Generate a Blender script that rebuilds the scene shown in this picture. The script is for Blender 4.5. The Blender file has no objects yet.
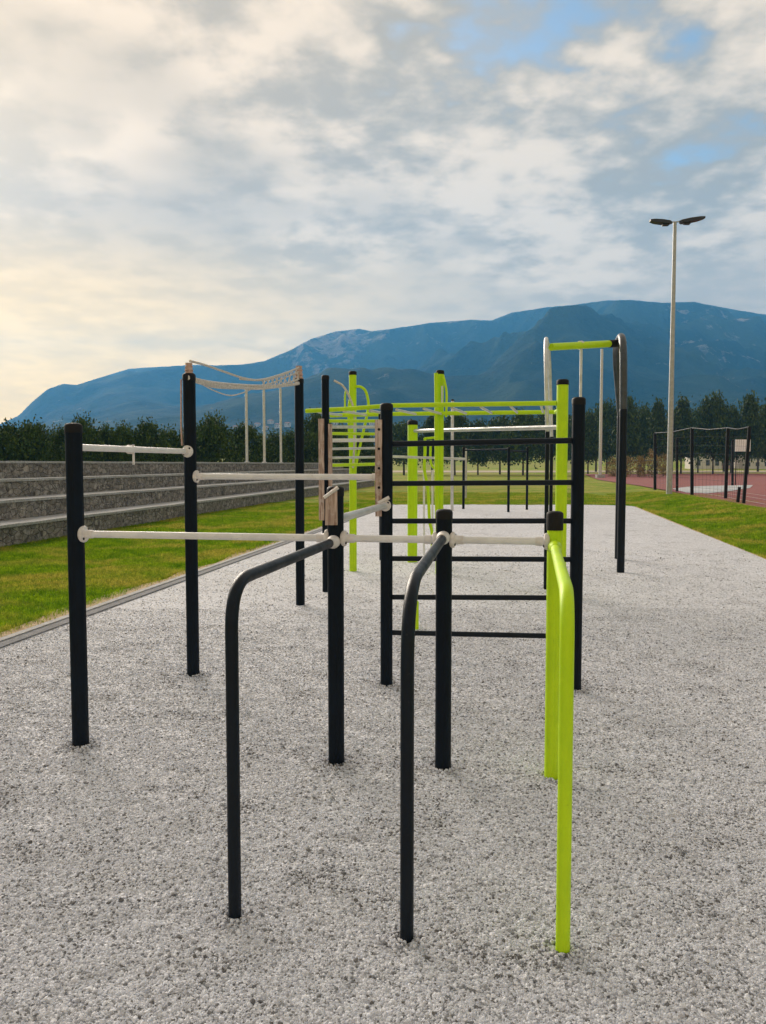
import bpy, math, random
import numpy as np
from mathutils import Vector, noise as mnoise

# ------------------------------------------------------------------ camera, world, sun, exposure
scene = bpy.context.scene
col = scene.collection
EYE, F, W, H = 1.65, 800.0, 766, 1024
PITCH = math.atan(48 / F)
cam_data = bpy.data.cameras.new("camera")
cam = bpy.data.objects.new("camera", cam_data)
col.objects.link(cam)
cam.location = (0, 0, EYE)
cam.rotation_euler = (math.pi / 2 - PITCH, 0, 0)
cam_data.sensor_width = 36
cam_data.sensor_fit = 'AUTO'
cam_data.lens = 36 * F / 1024
cam_data.clip_start = 0.05
cam_data.clip_end = 60000
scene.camera = cam

SUN_AZ = math.radians(-29)     # from +Y towards -X
SUN_EL = math.radians(19)
sun_dir = Vector((math.sin(SUN_AZ) * math.cos(SUN_EL), math.cos(SUN_AZ) * math.cos(SUN_EL), math.sin(SUN_EL)))

scene.view_settings.view_transform = 'Standard'
scene.view_settings.look = 'None'
scene.view_settings.exposure = 1.02
scene.view_settings.gamma = 1.0
scene.view_settings.use_curve_mapping = False
scene.cycles.volume_bounces = 2
scene.cycles.max_bounces = 8
scene.cycles.use_denoising = True

sd = bpy.data.lights.new("sun", 'SUN')
sd.energy = 4.0
sd.angle = math.radians(34)
sd.color = (1.0, 0.88, 0.75)
so = bpy.data.objects.new("sun", sd)
col.objects.link(so)
so.rotation_euler = (-sun_dir).to_track_quat('-Z', 'Y').to_euler()
so.location = (-10, 10, 20)


class NG:
    """small helper to write node graphs"""
    def __init__(s, tree):
        s.t = tree; s.n = tree.nodes; s.l = tree.links

    def new(s, typ, **kw):
        nd = s.n.new(typ)
        for k, v in kw.items():
            setattr(nd, k, v)
        return nd

    def put(s, sock, v):
        if v is None: return
        if isinstance(v, bpy.types.NodeSocket): s.l.new(v, sock)
        else:
            try: sock.default_value = v
            except Exception: sock.default_value = (*v, 1.0)

    def math(s, op, a, b=None, c=None, clamp=False):
        nd = s.new('ShaderNodeMath', operation=op); nd.use_clamp = clamp
        for i, v in enumerate((a, b, c)): s.put(nd.inputs[i], v) if v is not None else None
        return nd.outputs[0]

    def vmath(s, op, a, b=None, scale=None):
        nd = s.new('ShaderNodeVectorMath', operation=op)
        s.put(nd.inputs[0], a); s.put(nd.inputs[1], b)
        if scale is not None: s.put(nd.inputs['Scale'], scale)
        return nd.outputs['Value'] if op in ('DOT_PRODUCT', 'LENGTH') else nd.outputs['Vector']

    def mix(s, f, a, b, mode='MIX'):
        nd = s.new('ShaderNodeMix', data_type='RGBA', blend_type=mode)
        s.put(nd.inputs[0], f); s.put(nd.inputs[6], a); s.put(nd.inputs[7], b)
        return nd.outputs[2]

    def noise(s, vec, scale, detail=4, rough=0.5, dist=0.0):
        nd = s.new('ShaderNodeTexNoise')
        s.put(nd.inputs['Vector'], vec); s.put(nd.inputs['Scale'], scale)
        nd.inputs['Detail'].default_value = detail; nd.inputs['Roughness'].default_value = rough
        nd.inputs['Distortion'].default_value = dist
        return nd.outputs['Fac']

    def smooth(s, v, a, b, lo=0.0, hi=1.0):
        nd = s.new('ShaderNodeMapRange', interpolation_type='SMOOTHSTEP')
        s.put(nd.inputs[0], v); s.put(nd.inputs[1], a); s.put(nd.inputs[2], b)
        s.put(nd.inputs[3], lo); s.put(nd.inputs[4], hi)
        return nd.outputs[0]


# ---- world: Nishita sky seen through a broken layer of altocumulus
world = bpy.data.worlds.new("World")
scene.world = world
world.use_nodes = True
wt = world.node_tree
wt.nodes.clear()
g = NG(wt)
out = g.new('ShaderNodeOutputWorld')
bg = g.new('ShaderNodeBackground')
bg.inputs['Strength'].default_value = 0.1
sky = g.new('ShaderNodeTexSky', sky_type='NISHITA')
sky.sun_disc = False
sky.sun_elevation = SUN_EL
sky.sun_rotation = SUN_AZ
sky.air_density = 1.0; sky.dust_density = 1.2; sky.ozone_density = 1.0
tc = g.new('ShaderNodeTexCoord')
d = tc.outputs['Generated']
sep = g.new('ShaderNodeSeparateXYZ'); g.put(sep.inputs[0], d)
zz = g.math('MAXIMUM', sep.outputs[2], 0.0)
inv = g.math('DIVIDE', 1.0, g.math('ADD', zz, 0.16))
pl = g.vmath('SCALE', d, scale=inv)
sp = g.new('ShaderNodeSeparateXYZ'); g.put(sp.inputs[0], pl)
cb = g.new('ShaderNodeCombineXYZ'); g.put(cb.inputs[0], sp.outputs[0]); g.put(cb.inputs[1], sp.outputs[1]); cb.inputs[2].default_value = 9.15
P2 = cb.outputs[0]
n_big = g.noise(P2, 1.15, 3, 0.5, 0.3)
n_mid = g.noise(P2, 2.9, 6, 0.55, 0.2)
n_puff = g.noise(P2, 9.0, 4, 0.5, 0.1)
cover = g.math('ADD', g.math('MULTIPLY', n_big, 0.36), g.math('ADD', g.math('MULTIPLY', n_mid, 0.34), g.math('MULTIPLY', n_puff, 0.30)))
lowfill = g.math('MULTIPLY', g.smooth(sep.outputs[2], 0.42, 0.10), 0.16)
sunfill = g.math('MULTIPLY', g.math('POWER', g.math('MAXIMUM', g.vmath('DOT_PRODUCT', d, tuple(sun_dir)), 0.0), 12.0), 0.10)
mask = g.smooth(g.math('ADD', g.math('ADD', cover, sunfill), lowfill), 0.345, 0.45)
bright = g.smooth(g.math('ADD', g.math('MULTIPLY', n_mid, 0.55), g.math('MULTIPLY', n_puff, 0.45)), 0.42, 0.61)
thick = g.smooth(n_big, 0.42, 0.56)
bright = g.math('MULTIPLY', bright, g.math('SUBTRACT', 1.0, g.math('MULTIPLY', thick, 0.6)))
ccol = g.mix(bright, (2.85, 2.25, 1.5, 1), (6.2, 4.75, 3.2, 1))
sdot = g.vmath('DOT_PRODUCT', d, tuple(sun_dir))
sdot = g.math('MAXIMUM', sdot, 0.0)
glow_w = g.math('POWER', sdot, 9.0)
glow_n = g.math('POWER', sdot, 90.0)
ccol = g.mix(1.0, ccol, g.mix(glow_w, (0, 0, 0, 1), (1.7, .95, .2, 1)), 'ADD')
ccol = g.mix(1.0, ccol, g.mix(glow_n, (0, 0, 0, 1), (2.6, 2.0, 1.3, 1)), 'ADD')
low = g.smooth(sep.outputs[2], 0.30, 0.06)
warm = g.mix(glow_w, (8.6, 5.3, 2.0, 1), (32.0, 18.0, 0.9, 1))
wv = g.math('ADD', 0.55, g.math('ADD', g.math('MULTIPLY', n_mid, 0.55), g.math('MULTIPLY', n_puff, 0.35)))
warm = g.vmath('SCALE', warm, scale=wv)
ccol = g.mix(g.math('MULTIPLY', low, 0.72), ccol, warm)
skyc = g.mix(1.0, sky.outputs[0], (.82, .78, .74, 1), 'MULTIPLY')
fin = g.mix(mask, skyc, ccol)
g.put(bg.inputs['Color'], fin)
g.l.new(bg.outputs[0], out.inputs[0])

# ------------------------------------------------------------------ helpers
rnd = random.Random(7)
nr = np.random.default_rng(11)
ORG = {}


def ray(px, py):
    x, y = (px - 383) / F, (512 - py) / F
    c, s = math.cos(PITCH), math.sin(PITCH)
    return Vector((x, c + y * s, -s + y * c))


def G(px, py, z=0.0):
    """where the line of sight through a photo point meets the level z"""
    r = ray(px, py)
    t = (z - EYE) / r.z
    return Vector((r.x * t, r.y * t, z))


def PD(px, py, Y):
    r = ray(px, py)
    t = Y / r.y
    return Vector((r.x * t, Y, EYE + r.z * t))


def tag(o, label=None, cat=None, group=None, kind=None):
    if label: o['label'] = label
    if cat: o['category'] = cat
    if group: o['group'] = group
    if kind: o['kind'] = kind
    return o


def empty(name, loc, label=None, cat=None, group=None):
    o = bpy.data.objects.new(name, None)
    o.empty_display_size = 0.2
    col.objects.link(o)
    o.location = loc
    ORG[o.name] = Vector(loc)
    return tag(o, label, cat, group)


def mk(name, geo, mat, parent=None, smooth=True, origin=None):
    V, Fc = geo
    V = np.asarray(V, dtype=float)
    if origin is None:
        origin = Vector(((V[:, 0].min() + V[:, 0].max()) / 2, (V[:, 1].min() + V[:, 1].max()) / 2, V[:, 2].min()))
    me = bpy.data.meshes.new(name)
    me.from_pydata((V - np.array(origin)).tolist(), [], [list(f) for f in Fc])
    me.update()
    if smooth:
        me.polygons.foreach_set('use_smooth', [True] * len(me.polygons))
        try: me.set_sharp_from_angle(angle=math.radians(38))
        except Exception: pass
    me.materials.append(mat)
    o = bpy.data.objects.new(name, me)
    col.objects.link(o)
    ORG[o.name] = Vector(origin)
    if parent:
        o.parent = parent
        o.location = Vector(origin) - ORG[parent.name]
    else:
        o.location = origin
    return o


def join(*geos):
    V, Fc, k = [], [], 0
    for v, f in geos:
        V += [tuple(p) for p in v]
        Fc += [tuple(i + k for i in q) for q in f]
        k += len(v)
    return V, Fc


def box(c, s, ang=0.0):
    cx, cy, cz = c; sx, sy, sz = s[0] / 2, s[1] / 2, s[2] / 2
    ca, sa = math.cos(ang), math.sin(ang)
    V = []
    for z in (-sz, sz):
        for x, y in ((-sx, -sy), (sx, -sy), (sx, sy), (-sx, sy)):
            V.append((cx + x * ca - y * sa, cy + x * sa + y * ca, cz + z))
    return V, [(3, 2, 1, 0), (4, 5, 6, 7), (0, 1, 5, 4), (1, 2, 6, 5), (2, 3, 7, 6), (3, 0, 4, 7)]


def tube(pts, r, seg=14, rads=None):
    pts = [Vector(p) for p in pts]
    n = len(pts)
    V, Fc = [], []
    t0 = (pts[1] - pts[0]).normalized()
    up = Vector((0, 0, 1)) if abs(t0.z) < 0.9 else Vector((1, 0, 0))
    nrm = (up - t0 * up.dot(t0)).normalized()
    for i, p in enumerate(pts):
        a = pts[max(i - 1, 0)]; b = pts[min(i + 1, n - 1)]
        t = (b - a).normalized()
        nrm = (nrm - t * nrm.dot(t)).normalized()
        bn = t.cross(nrm)
        rr = rads[i] if rads else r
        for k in range(seg):
            th = 2 * math.pi * k / seg
            q = p + nrm * (math.cos(th) * rr) + bn * (math.sin(th) * rr)
            V.append(tuple(q))
    for i in range(n - 1):
        for k in range(seg):
            k2 = (k + 1) % seg
            Fc.append((i * seg + k, i * seg + k2, (i + 1) * seg + k2, (i + 1) * seg + k))
    Fc.append(tuple(reversed(range(seg))))
    Fc.append(tuple((n - 1) * seg + k for k in range(seg)))
    return V, Fc


def bend(pts, rad, steps=10):
    """polyline with rounded corners"""
    pts = [Vector(p) for p in pts]
    o = [pts[0]]
    for i in range(1, len(pts) - 1):
        a, b, c = pts[i - 1], pts[i], pts[i + 1]
        u, v = (a - b).normalized(), (c - b).normalized()
        L = min(rad, (a - b).length * 0.49, (c - b).length * 0.49)
        p, q = b + u * L, b + v * L
        for k in range(steps + 1):
            s = k / steps
            o.append(p * (1 - s) ** 2 + b * 2 * s * (1 - s) + q * s * s)
    o.append(pts[-1])
    return o


def spline(pts, n=8):
    pts = [Vector(p) for p in pts]
    P = [pts[0]] + pts + [pts[-1]]
    o = []
    for i in range(1, len(P) - 2):
        for k in range(n):
            t = k / n
            a, b, c, e = P[i - 1], P[i], P[i + 1], P[i + 2]
            o.append(0.5 * ((2 * b) + (c - a) * t + (2 * a - 5 * b + 4 * c - e) * t * t + (3 * b - a - 3 * c + e) * t ** 3))
    o.append(pts[-1])
    return o


def lathe(base, prof, seg=20, axis=None):
    """prof: (radius, distance along axis)"""
    base = Vector(base)
    ax = Vector(axis).normalized() if axis is not None else Vector((0, 0, 1))
    u = ax.orthogonal().normalized(); v = ax.cross(u)
    V, Fc = [], []
    for r, h in prof:
        for k in range(seg):
            th = 2 * math.pi * k / seg
            V.append(tuple(base + ax * h + u * (r * math.cos(th)) + v * (r * math.sin(th))))
    for i in range(len(prof) - 1):
        for k in range(seg):
            k2 = (k + 1) % seg
            Fc.append((i * seg + k, i * seg + k2, (i + 1) * seg + k2, (i + 1) * seg + k))
    Fc.append(tuple(reversed(range(seg))))
    Fc.append(tuple((len(prof) - 1) * seg + k for k in range(seg)))
    return V, Fc


def fnoise(x, y, s, seed=0.0):
    return mnoise.noise(Vector((x * s + seed, y * s - seed, seed * 0.37)))


# ------------------------------------------------------------------ materials
def mat(name):
    m = bpy.data.materials.new(name)
    m.use_nodes = True
    gg = NG(m.node_tree)
    b = m.node_tree.nodes['Principled BSDF']
    return m, gg, b


def bump(gg, b, height, strength, dist):
    nd = gg.new('ShaderNodeBump')
    nd.inputs['Strength'].default_value = strength
    nd.inputs['Distance'].default_value = dist
    gg.put(nd.inputs['Height'], height)
    gg.l.new(nd.outputs[0], b.inputs['Normal'])


def paint(name, c1, c2, rough, metal=0.0, sc=9.0, coat=0.0, spec=0.5, speck=None, bstr=0.12):
    m, gg, b = mat(name)
    pos = gg.new('ShaderNodeNewGeometry').outputs['Position']
    n1 = gg.noise(pos, sc, 5, 0.6)
    c = gg.mix(gg.smooth(n1, 0.35, 0.68), c1, c2)
    if speck:
        n2 = gg.noise(pos, sc * 7, 5, 0.7)
        c = gg.mix(gg.math('MULTIPLY', gg.smooth(n2, 0.60, 0.72), 0.6), c, speck)
    gg.put(b.inputs['Base Color'], c)
    gg.put(b.inputs['Roughness'], gg.smooth(n1, 0.3, 0.7, rough * 0.85, min(rough * 1.25, 1)))
    b.inputs['Metallic'].default_value = metal
    b.inputs['Specular IOR Level'].default_value = spec
    b.inputs['Coat Weight'].default_value = coat
    b.inputs['Coat Roughness'].default_value = 0.2
    bump(gg, b, gg.noise(pos, sc * 12, 3, 0.6), bstr, 0.002)
    return m


M = {}
M['dark'] = paint('dark_powder_coat', (.0018, .0055, .011, 1), (.0035, .0085, .016, 1), 0.5, spec=0.13, speck=(.014, .018, .022, 1))
M['darkgloss'] = paint('dark_worn_tube', (.0018, .0055, .011, 1), (.0035, .0085, .016, 1), 0.42, coat=0.0, spec=0.2, speck=(.03, .03, .032, 1))
M['cap'] = paint('black_plastic', (.004, .004, .005, 1), (.008, .008, .008, 1), 0.6, spec=0.25, speck=(.05, .03, .02, 1), bstr=0.5)
M['lime'] = paint('lime_paint', (.46, .70, .003, 1), (.52, .76, .004, 1), 0.45, coat=0.0, spec=0.3, speck=(.36, .55, .01, 1))
M['sky_sheen'] = paint('sky_sheen_tube', (.035, .042, .05, 1), (.055, .065, .075, 1), 0.35, metal=0.2, speck=(.2, .2, .2, 1))  # greyed to paint the sky's reflection on the right hoop
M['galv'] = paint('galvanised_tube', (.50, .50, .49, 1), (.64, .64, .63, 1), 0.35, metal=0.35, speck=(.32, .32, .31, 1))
M['white'] = paint('white_tube', (.64, .63, .62, 1), (.74, .73, .71, 1), 0.40, speck=(.42, .36, .31, 1))
M['clamp'] = paint('cast_clamp', (.60, .56, .53, 1), (.72, .69, .66, 1), 0.5, speck=(.42, .33, .27, 1), sc=30, bstr=0.4)
M['rope'] = paint('rope_fibre', (.46, .42, .39, 1), (.70, .66, .62, 1), 0.85, sc=60, bstr=0.8)
M['ropewrap'] = paint('rope_wrapping', (.42, .26, .20, 1), (.58, .42, .36, 1), 0.85, sc=60, bstr=0.9)
M['pole'] = paint('pole_grey', (.36, .36, .35, 1), (.46, .46, .45, 1), 0.4, metal=0.3)
M['lampblack'] = paint('lamp_housing', (.012, .012, .013, 1), (.02, .02, .021, 1), 0.5)
M['whiteboard'] = paint('white_board', (.86, .88, .90, 1), (.90, .91, .92, 1), 0.5)
M['wall'] = paint('pale_render', (.60, .55, .48, 1), (.70, .66, .60, 1), 0.8, sc=1)
M['pinkwall'] = paint('pink_render', (.50, .34, .27, 1), (.56, .40, .33, 1), 0.8, sc=1)
M['roof'] = paint('clay_roof', (.30, .12, .07, 1), (.38, .17, .10, 1), 0.8, sc=2)
M['glass'] = paint('window_glass', (.03, .04, .05, 1), (.05, .06, .07, 1), 0.15)

# grained warm brown: sunlit post edges put into the colour
m, gg, b = mat('warm_sunlit_edge'); M['sunlit_edge'] = m
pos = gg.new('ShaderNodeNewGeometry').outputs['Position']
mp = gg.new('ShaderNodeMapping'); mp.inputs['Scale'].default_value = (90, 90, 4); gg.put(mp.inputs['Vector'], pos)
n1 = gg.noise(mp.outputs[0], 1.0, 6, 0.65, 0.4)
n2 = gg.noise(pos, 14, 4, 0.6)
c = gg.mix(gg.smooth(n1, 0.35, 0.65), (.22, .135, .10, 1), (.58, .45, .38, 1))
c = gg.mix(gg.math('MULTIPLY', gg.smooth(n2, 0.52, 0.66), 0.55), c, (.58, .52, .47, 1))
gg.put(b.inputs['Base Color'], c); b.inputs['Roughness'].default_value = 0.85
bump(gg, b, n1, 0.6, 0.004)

# gravel bed
def gravel_mat(name, stones):
    m, gg, b = mat(name)
    geo = gg.new('ShaderNodeNewGeometry')
    pos = geo.outputs['Position']
    patch = gg.noise(pos, 2.2, 4, 0.6)
    if stones:
        info = gg.new('ShaderNodeObjectInfo')
        r = info.outputs['Random']
        v = gg.noise(pos, 160, 3, 0.6)
    else:
        vo = gg.new('ShaderNodeTexVoronoi'); gg.put(vo.inputs['Vector'], pos); vo.inputs['Scale'].default_value = 78
        sc_ = gg.new('ShaderNodeSeparateColor'); gg.l.new(vo.outputs['Color'], sc_.inputs[0])
        r = sc_.outputs[0]
        v = gg.noise(pos, 160, 3, 0.6)
    ramp = gg.new('ShaderNodeValToRGB')
    e = ramp.color_ramp.elements
    e[0].position = 0.0; e[0].color = (.09, .085, .083, 1)
    e[1].position = 1.0; e[1].color = (.77, .785, .83, 1)
    for p_, c_ in ((.10, (.23, .235, .25, 1)), (.20, (.46, .465, .50, 1)), (.45, (.59, .60, .64, 1)), (.75, (.68, .69, .735, 1))):
        q = e.new(p_); q.color = c_
    r = gg.math('SUBTRACT', r, gg.smooth(patch, 0.50, 0.72, 0.0, 0.20))
    gg.put(ramp.inputs[0], r)
    c = gg.mix(gg.smooth(v, 0.3, 0.7), ramp.outputs[0], (.57, .58, .62, 1))
    c = gg.mix(0.15, ramp.outputs[0], c)
    if not stones:
        big = gg.noise(pos, 0.35, 3, 0.5)
        c = gg.mix(gg.smooth(big, 0.35, 0.65), c, (.95, .945, .94, 1), 'MULTIPLY')
        hgt = gg.math('SUBTRACT', 1.0, gg.math('MULTIPLY', vo.outputs['Distance'], 1.0))
        bump(gg, b, hgt, 0.8, 0.009)
    else:
        bump(gg, b, v, 0.4, 0.002)
    gg.put(b.inputs['Base Color'], c)
    b.inputs['Roughness'].default_value = 0.9
    return m
M['gravel'] = gravel_mat('gravel_bed', False)
M['stones'] = gravel_mat('gravel_stones', True)

# grass
def grass_color(gg, pos):
    n1 = gg.noise(pos, 0.55, 5, 0.6, 0.4)
    n2 = gg.noise(pos, 2.6, 5, 0.6)
    n3 = gg.noise(pos, 0.045, 4, 0.5)
    c = gg.mix(gg.smooth(n2, 0.35, 0.65), (.14, .275, .010, 1), (.34, .46, .018, 1))
    c = gg.mix(gg.math('MULTIPLY', gg.smooth(n1, 0.45, 0.62), 0.8), c, (.58, .46, .10, 1))
    n6 = gg.noise(pos, 14, 5, 0.75)
    c = gg.mix(gg.smooth(n6, 0.40, 0.62), gg.mix(1.0, c, (.38, .50, .35, 1), 'MULTIPLY'), c)
    sp_ = gg.new('ShaderNodeSeparateXYZ'); gg.put(sp_.inputs[0], pos)
    dry = gg.smooth(sp_.outputs[1], 30.0, 55.0)
    c = gg.mix(gg.math('MULTIPLY', gg.math('MULTIPLY', dry, gg.smooth(n3, 0.35, 0.55)), 0.55), c, (.36, .31, .085, 1))
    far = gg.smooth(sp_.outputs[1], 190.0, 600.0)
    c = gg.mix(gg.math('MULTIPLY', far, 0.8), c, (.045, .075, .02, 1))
    return c
m, gg, b = mat('grass_ground'); M['ground'] = m
pos = gg.new('ShaderNodeNewGeometry').outputs['Position']
gg.put(b.inputs['Base Color'], grass_color(gg, pos)); b.inputs['Roughness'].default_value = 1.0
b.inputs['Specular IOR Level'].default_value = 0.1
bump(gg, b, gg.noise(pos, 45, 5, 0.7), 1.0, 0.05)
m, gg, b = mat('grass_blades'); M['blade'] = m
pos = gg.new('ShaderNodeNewGeometry').outputs['Position']
n = gg.noise(pos, 70, 2, 0.5)
c = gg.mix(gg.smooth(n, 0.3, 0.7), (.75, .85, .7, 1), (1.45, 1.35, 1.2, 1))
gg.put(b.inputs['Base Color'], gg.mix(1.0, grass_color(gg, pos), c, 'MULTIPLY')); b.inputs['Roughness'].default_value = 0.8
b.inputs['Specular IOR Level'].default_value = 0.2
tr = gg.new('ShaderNodeBsdfTranslucent')
gcol = gg.mix(1.0, grass_color(gg, pos), c, 'MULTIPLY')
gg.put(tr.inputs['Color'], gcol)
ms_ = gg.new('ShaderNodeMixShader'); ms_.inputs[0].default_value = 0.45
gg.l.new(b.outputs[0], ms_.inputs[1]); gg.l.new(tr.outputs[0], ms_.inputs[2])
gg.l.new(ms_.outputs[0], m.node_tree.nodes['Material Output'].inputs['Surface'])

m, gg, b = mat('bare_soil'); M['soil'] = m
pos = gg.new('ShaderNodeNewGeometry').outputs['Position']
gg.put(b.inputs['Base Color'], gg.mix(gg.smooth(gg.noise(pos, 12, 5, .7), .35, .65), (.38, .27, .15, 1), (.62, .48, .32, 1)))
b.inputs['Roughness'].default_value = 1
bump(gg, b, gg.noise(pos, 70, 4, 0.7), .8, 0.02)

def stone(name, c1, c2, spk, sc, blocks=False):
    m, gg, b = mat(name)
    pos = gg.new('ShaderNodeNewGeometry').outputs['Position']
    a = gg.noise(pos, sc, 6, 0.75)
    bb = gg.noise(pos, sc * 0.12, 4, 0.6)
    c = gg.mix(gg.smooth(a, 0.38, 0.62), c1, c2)
    c = gg.mix(gg.math('MULTIPLY', gg.smooth(bb, 0.45, 0.65), 0.5), c, spk)
    if blocks:
        mpn = gg.new('ShaderNodeMapping'); mpn.inputs['Scale'].default_value = (1, 1, 1.6); gg.put(mpn.inputs['Vector'], pos)
        vo = gg.new('ShaderNodeTexVoronoi', feature='DISTANCE_TO_EDGE'); gg.put(vo.inputs['Vector'], mpn.outputs[0]); vo.inputs['Scale'].default_value = 4.5
        v2 = gg.new('ShaderNodeTexVoronoi'); gg.put(v2.inputs['Vector'], mpn.outputs[0]); v2.inputs['Scale'].default_value = 4.5
        s2 = gg.new('ShaderNodeSeparateColor'); gg.l.new(v2.outputs['Color'], s2.inputs[0])
        c = gg.mix(gg.math('MULTIPLY', s2.outputs[0], 0.55), c, (.05, .048, .045, 1))
        c = gg.mix(gg.math('MULTIPLY', s2.outputs[1], 0.25), c, (.42, .38, .32, 1))
        a = gg.math('ADD', gg.math('MULTIPLY', a, 0.4), gg.smooth(vo.outputs['Distance'], 0.0, 0.08))
    gg.put(b.inputs['Base Color'], c); b.inputs['Roughness'].default_value = 0.95
    bump(gg, b, a, 1.0, 0.03)
    return m
M['wallstone'] = stone('rough_stone_facing', (.08, .074, .066, 1), (.44, .41, .37, 1), (.20, .185, .165, 1), 8, True)
M['coping'] = stone('concrete_coping', (.30, .30, .30, 1), (.47, .47, .47, 1), (.36, .35, .34, 1), 14)
M['kerb'] = stone('concrete_kerb', (.36, .36, .365, 1), (.52, .52, .525, 1), (.44, .43, .42, 1), 14)
M['greystrip'] = stone('grey_rubber_strip', (.19, .195, .21, 1), (.28, .285, .30, 1), (.17, .17, .18, 1), 22)
M['track'] = stone('red_track_rubber', (.20, .050, .046, 1), (.27, .075, .066, 1), (.24, .075, .062, 1), 3)
M['concrete'] = stone('pale_concrete', (.34, .36, .38, 1), (.55, .56, .57, 1), (.25, .27, .29, 1), .8)
M['sand'] = stone('sandy_path', (.38, .31, .21, 1), (.46, .38, .27, 1), (.42, .34, .22, 1), 1)
M['bark'] = stone('bark', (.035, .028, .022, 1), (.09, .07, .055, 1), (.05, .04, .03, 1), 6)

def leafmat(name, c1, c2, c3):
    m, gg, b = mat(name)
    geo = gg.new('ShaderNodeNewGeometry')
    n1 = gg.noise(geo.outputs['Position'], 0.9, 4, 0.6)
    ri = geo.outputs['Random Per Island']
    c = gg.mix(gg.smooth(n1, 0.35, 0.65), c1, c2)
    c = gg.mix(gg.smooth(ri, 0.6, 1.0, 0.0, 0.8), c, c3)
    gg.put(b.inputs['Base Color'], c); b.inputs['Roughness'].default_value = 0.7
    b.inputs['Specular IOR Level'].default_value = 0.25
    return m
M['leaf_dark'] = leafmat('dark_leaves', (.030, .056, .006, 1), (.060, .100, .010, 1), (.110, .150, .020, 1))
M['leaf_mid'] = leafmat('green_leaves', (.026, .058, .008, 1), (.060, .105, .012, 1), (.12, .16, .03, 1))
M['leaf_gold'] = leafmat('golden_leaves', (.22, .15, .05, 1), (.34, .25, .09, 1), (.45, .36, .16, 1))

# forest and limestone on the mountain
m, gg, b = mat('mountain_forest'); M['mountain'] = m
geo = gg.new('ShaderNodeNewGeometry'); pos = geo.outputs['Position']
mp = gg.new('ShaderNodeMapping'); mp.inputs['Scale'].default_value = (1, 1, 0.55); gg.put(mp.inputs['Vector'], pos)
n1 = gg.noise(mp.outputs[0], 0.0045, 8, 0.62)
n2 = gg.noise(mp.outputs[0], 0.0018, 5, 0.55)
n4 = gg.noise(mp.outputs[0], 0.02, 6, 0.7)
att = gg.new('ShaderNodeAttribute', attribute_name='rock')
forest = gg.mix(gg.smooth(n1, 0.35, 0.65), (.004, .020, .014, 1), (.060, .088, .045, 1))
rock = gg.mix(gg.smooth(n4, 0.35, 0.65), (.26, .22, .19, 1), (.62, .53, .46, 1))
n5 = gg.noise(pos, 0.016, 6, 0.68)
mk_ = gg.math('ADD', gg.math('MULTIPLY', n5, 0.72), gg.math('MULTIPLY', n2, 0.28))
mk_ = gg.math('ADD', mk_, gg.math('MULTIPLY', att.outputs['Fac'], 0.13))
rm = gg.smooth(mk_, 0.60, 0.67)
gg.put(b.inputs['Base Color'], gg.mix(gg.math('MULTIPLY', rm, 0.9), forest, rock)); b.inputs['Roughness'].default_value = 1
b.inputs['Specular IOR Level'].default_value = 0.05
bump(gg, b, gg.noise(pos, 0.012, 8, 0.7), 1.0, 80.0)

# ------------------------------------------------------------------ terrain
TA = 0.1525                                   # the gravel strip runs towards +Y and a little to the right
UA = math.atan(TA)
U = Vector((math.sin(UA), math.cos(UA), 0)); N = Vector((math.cos(UA), -math.sin(UA), 0))


def sst(a, b, x):
    t = min(max((x - a) / (b - a), 0), 1)
    return t * t * (3 - 2 * t)


def h_ground(x, y):
    r = math.hypot(x, y)
    h = 9.0 * sst(215, 420, y) * sst(2500, 900, r) if y > 0 else 0
    # the low grass bank between gravel and track
    lx = x - (4.55 + TA * y)
    h += 0.28 * math.exp(-((lx - 3.0) / 1.3) ** 2) * sst(9, 15, y) * (1 - sst(38, 48, y))
    h += 0.02 * fnoise(x, y, 0.4, 3.1) * sst(0.2, 1.0, abs(lx + 4.6) - 4.6) * (1 - sst(100, 160, r))
    return h


def make_ground():
    az = np.concatenate([np.linspace(-180, -40, 36, endpoint=False), np.linspace(-40, 40, 200, endpoint=False), np.linspace(40, 180, 36, endpoint=False)])
    rr = np.concatenate([[0.5], np.geomspace(1.0, 60, 150), np.geomspace(62, 5600, 90)])
    V = [(0, 0, h_ground(0, 0) - 0.02)]
    for r in rr:
        for a in az:
            x, y = r * math.sin(math.radians(a)), r * math.cos(math.radians(a))
            V.append((x, y, h_ground(x, y) - 0.02))
    Fc = []; n = len(az)
    for k in range(n): Fc.append((0, 1 + (k + 1) % n, 1 + k))
    for i in range(len(rr) - 1):
        for k in range(n):
            a = 1 + i * n + k; b2 = 1 + i * n + (k + 1) % n
            Fc.append((a, b2, b2 + n, a + n))
    o = mk('ground', (V, Fc), M['ground'], origin=(0, 0, 0))
    tag(o, kind='structure')
make_ground()

SKY = [(-900, 432), (-500, 428), (-200, 426), (0, 424), (20, 415), (35, 400), (50, 388), (65, 383), (78, 384), (100, 377), (130, 368), (150, 366), (190, 364), (225, 364), (245, 363),
       (265, 360), (290, 349), (312, 337), (335, 330), (360, 327), (372, 330), (400, 326), (430, 321), (470, 318), (490, 319), (510, 311), (540, 306), (570, 303), (600, 299), (625, 298),
       (660, 301), (690, 300), (720, 306), (766, 314), (850, 322), (950, 318), (1100, 335), (1400, 350), (1900, 370), (3000, 400)]
SA = [math.atan2(ray(p, 464).x, ray(p, 464).y) for p, _ in SKY]
SE = [ray(p, y).z / math.hypot(ray(p, y).x, ray(p, y).y) for p, y in SKY]


def ridge(az):
    e = float(np.interp(az, SA, SE))
    px = 383 + F * math.tan(max(min(az, 1.3), -1.3))
    R = float(np.interp(px, [-300, 0, 250, 500, 766, 1500], [4700, 4500, 4100, 3800, 3600, 3500]))
    return e, R


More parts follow.
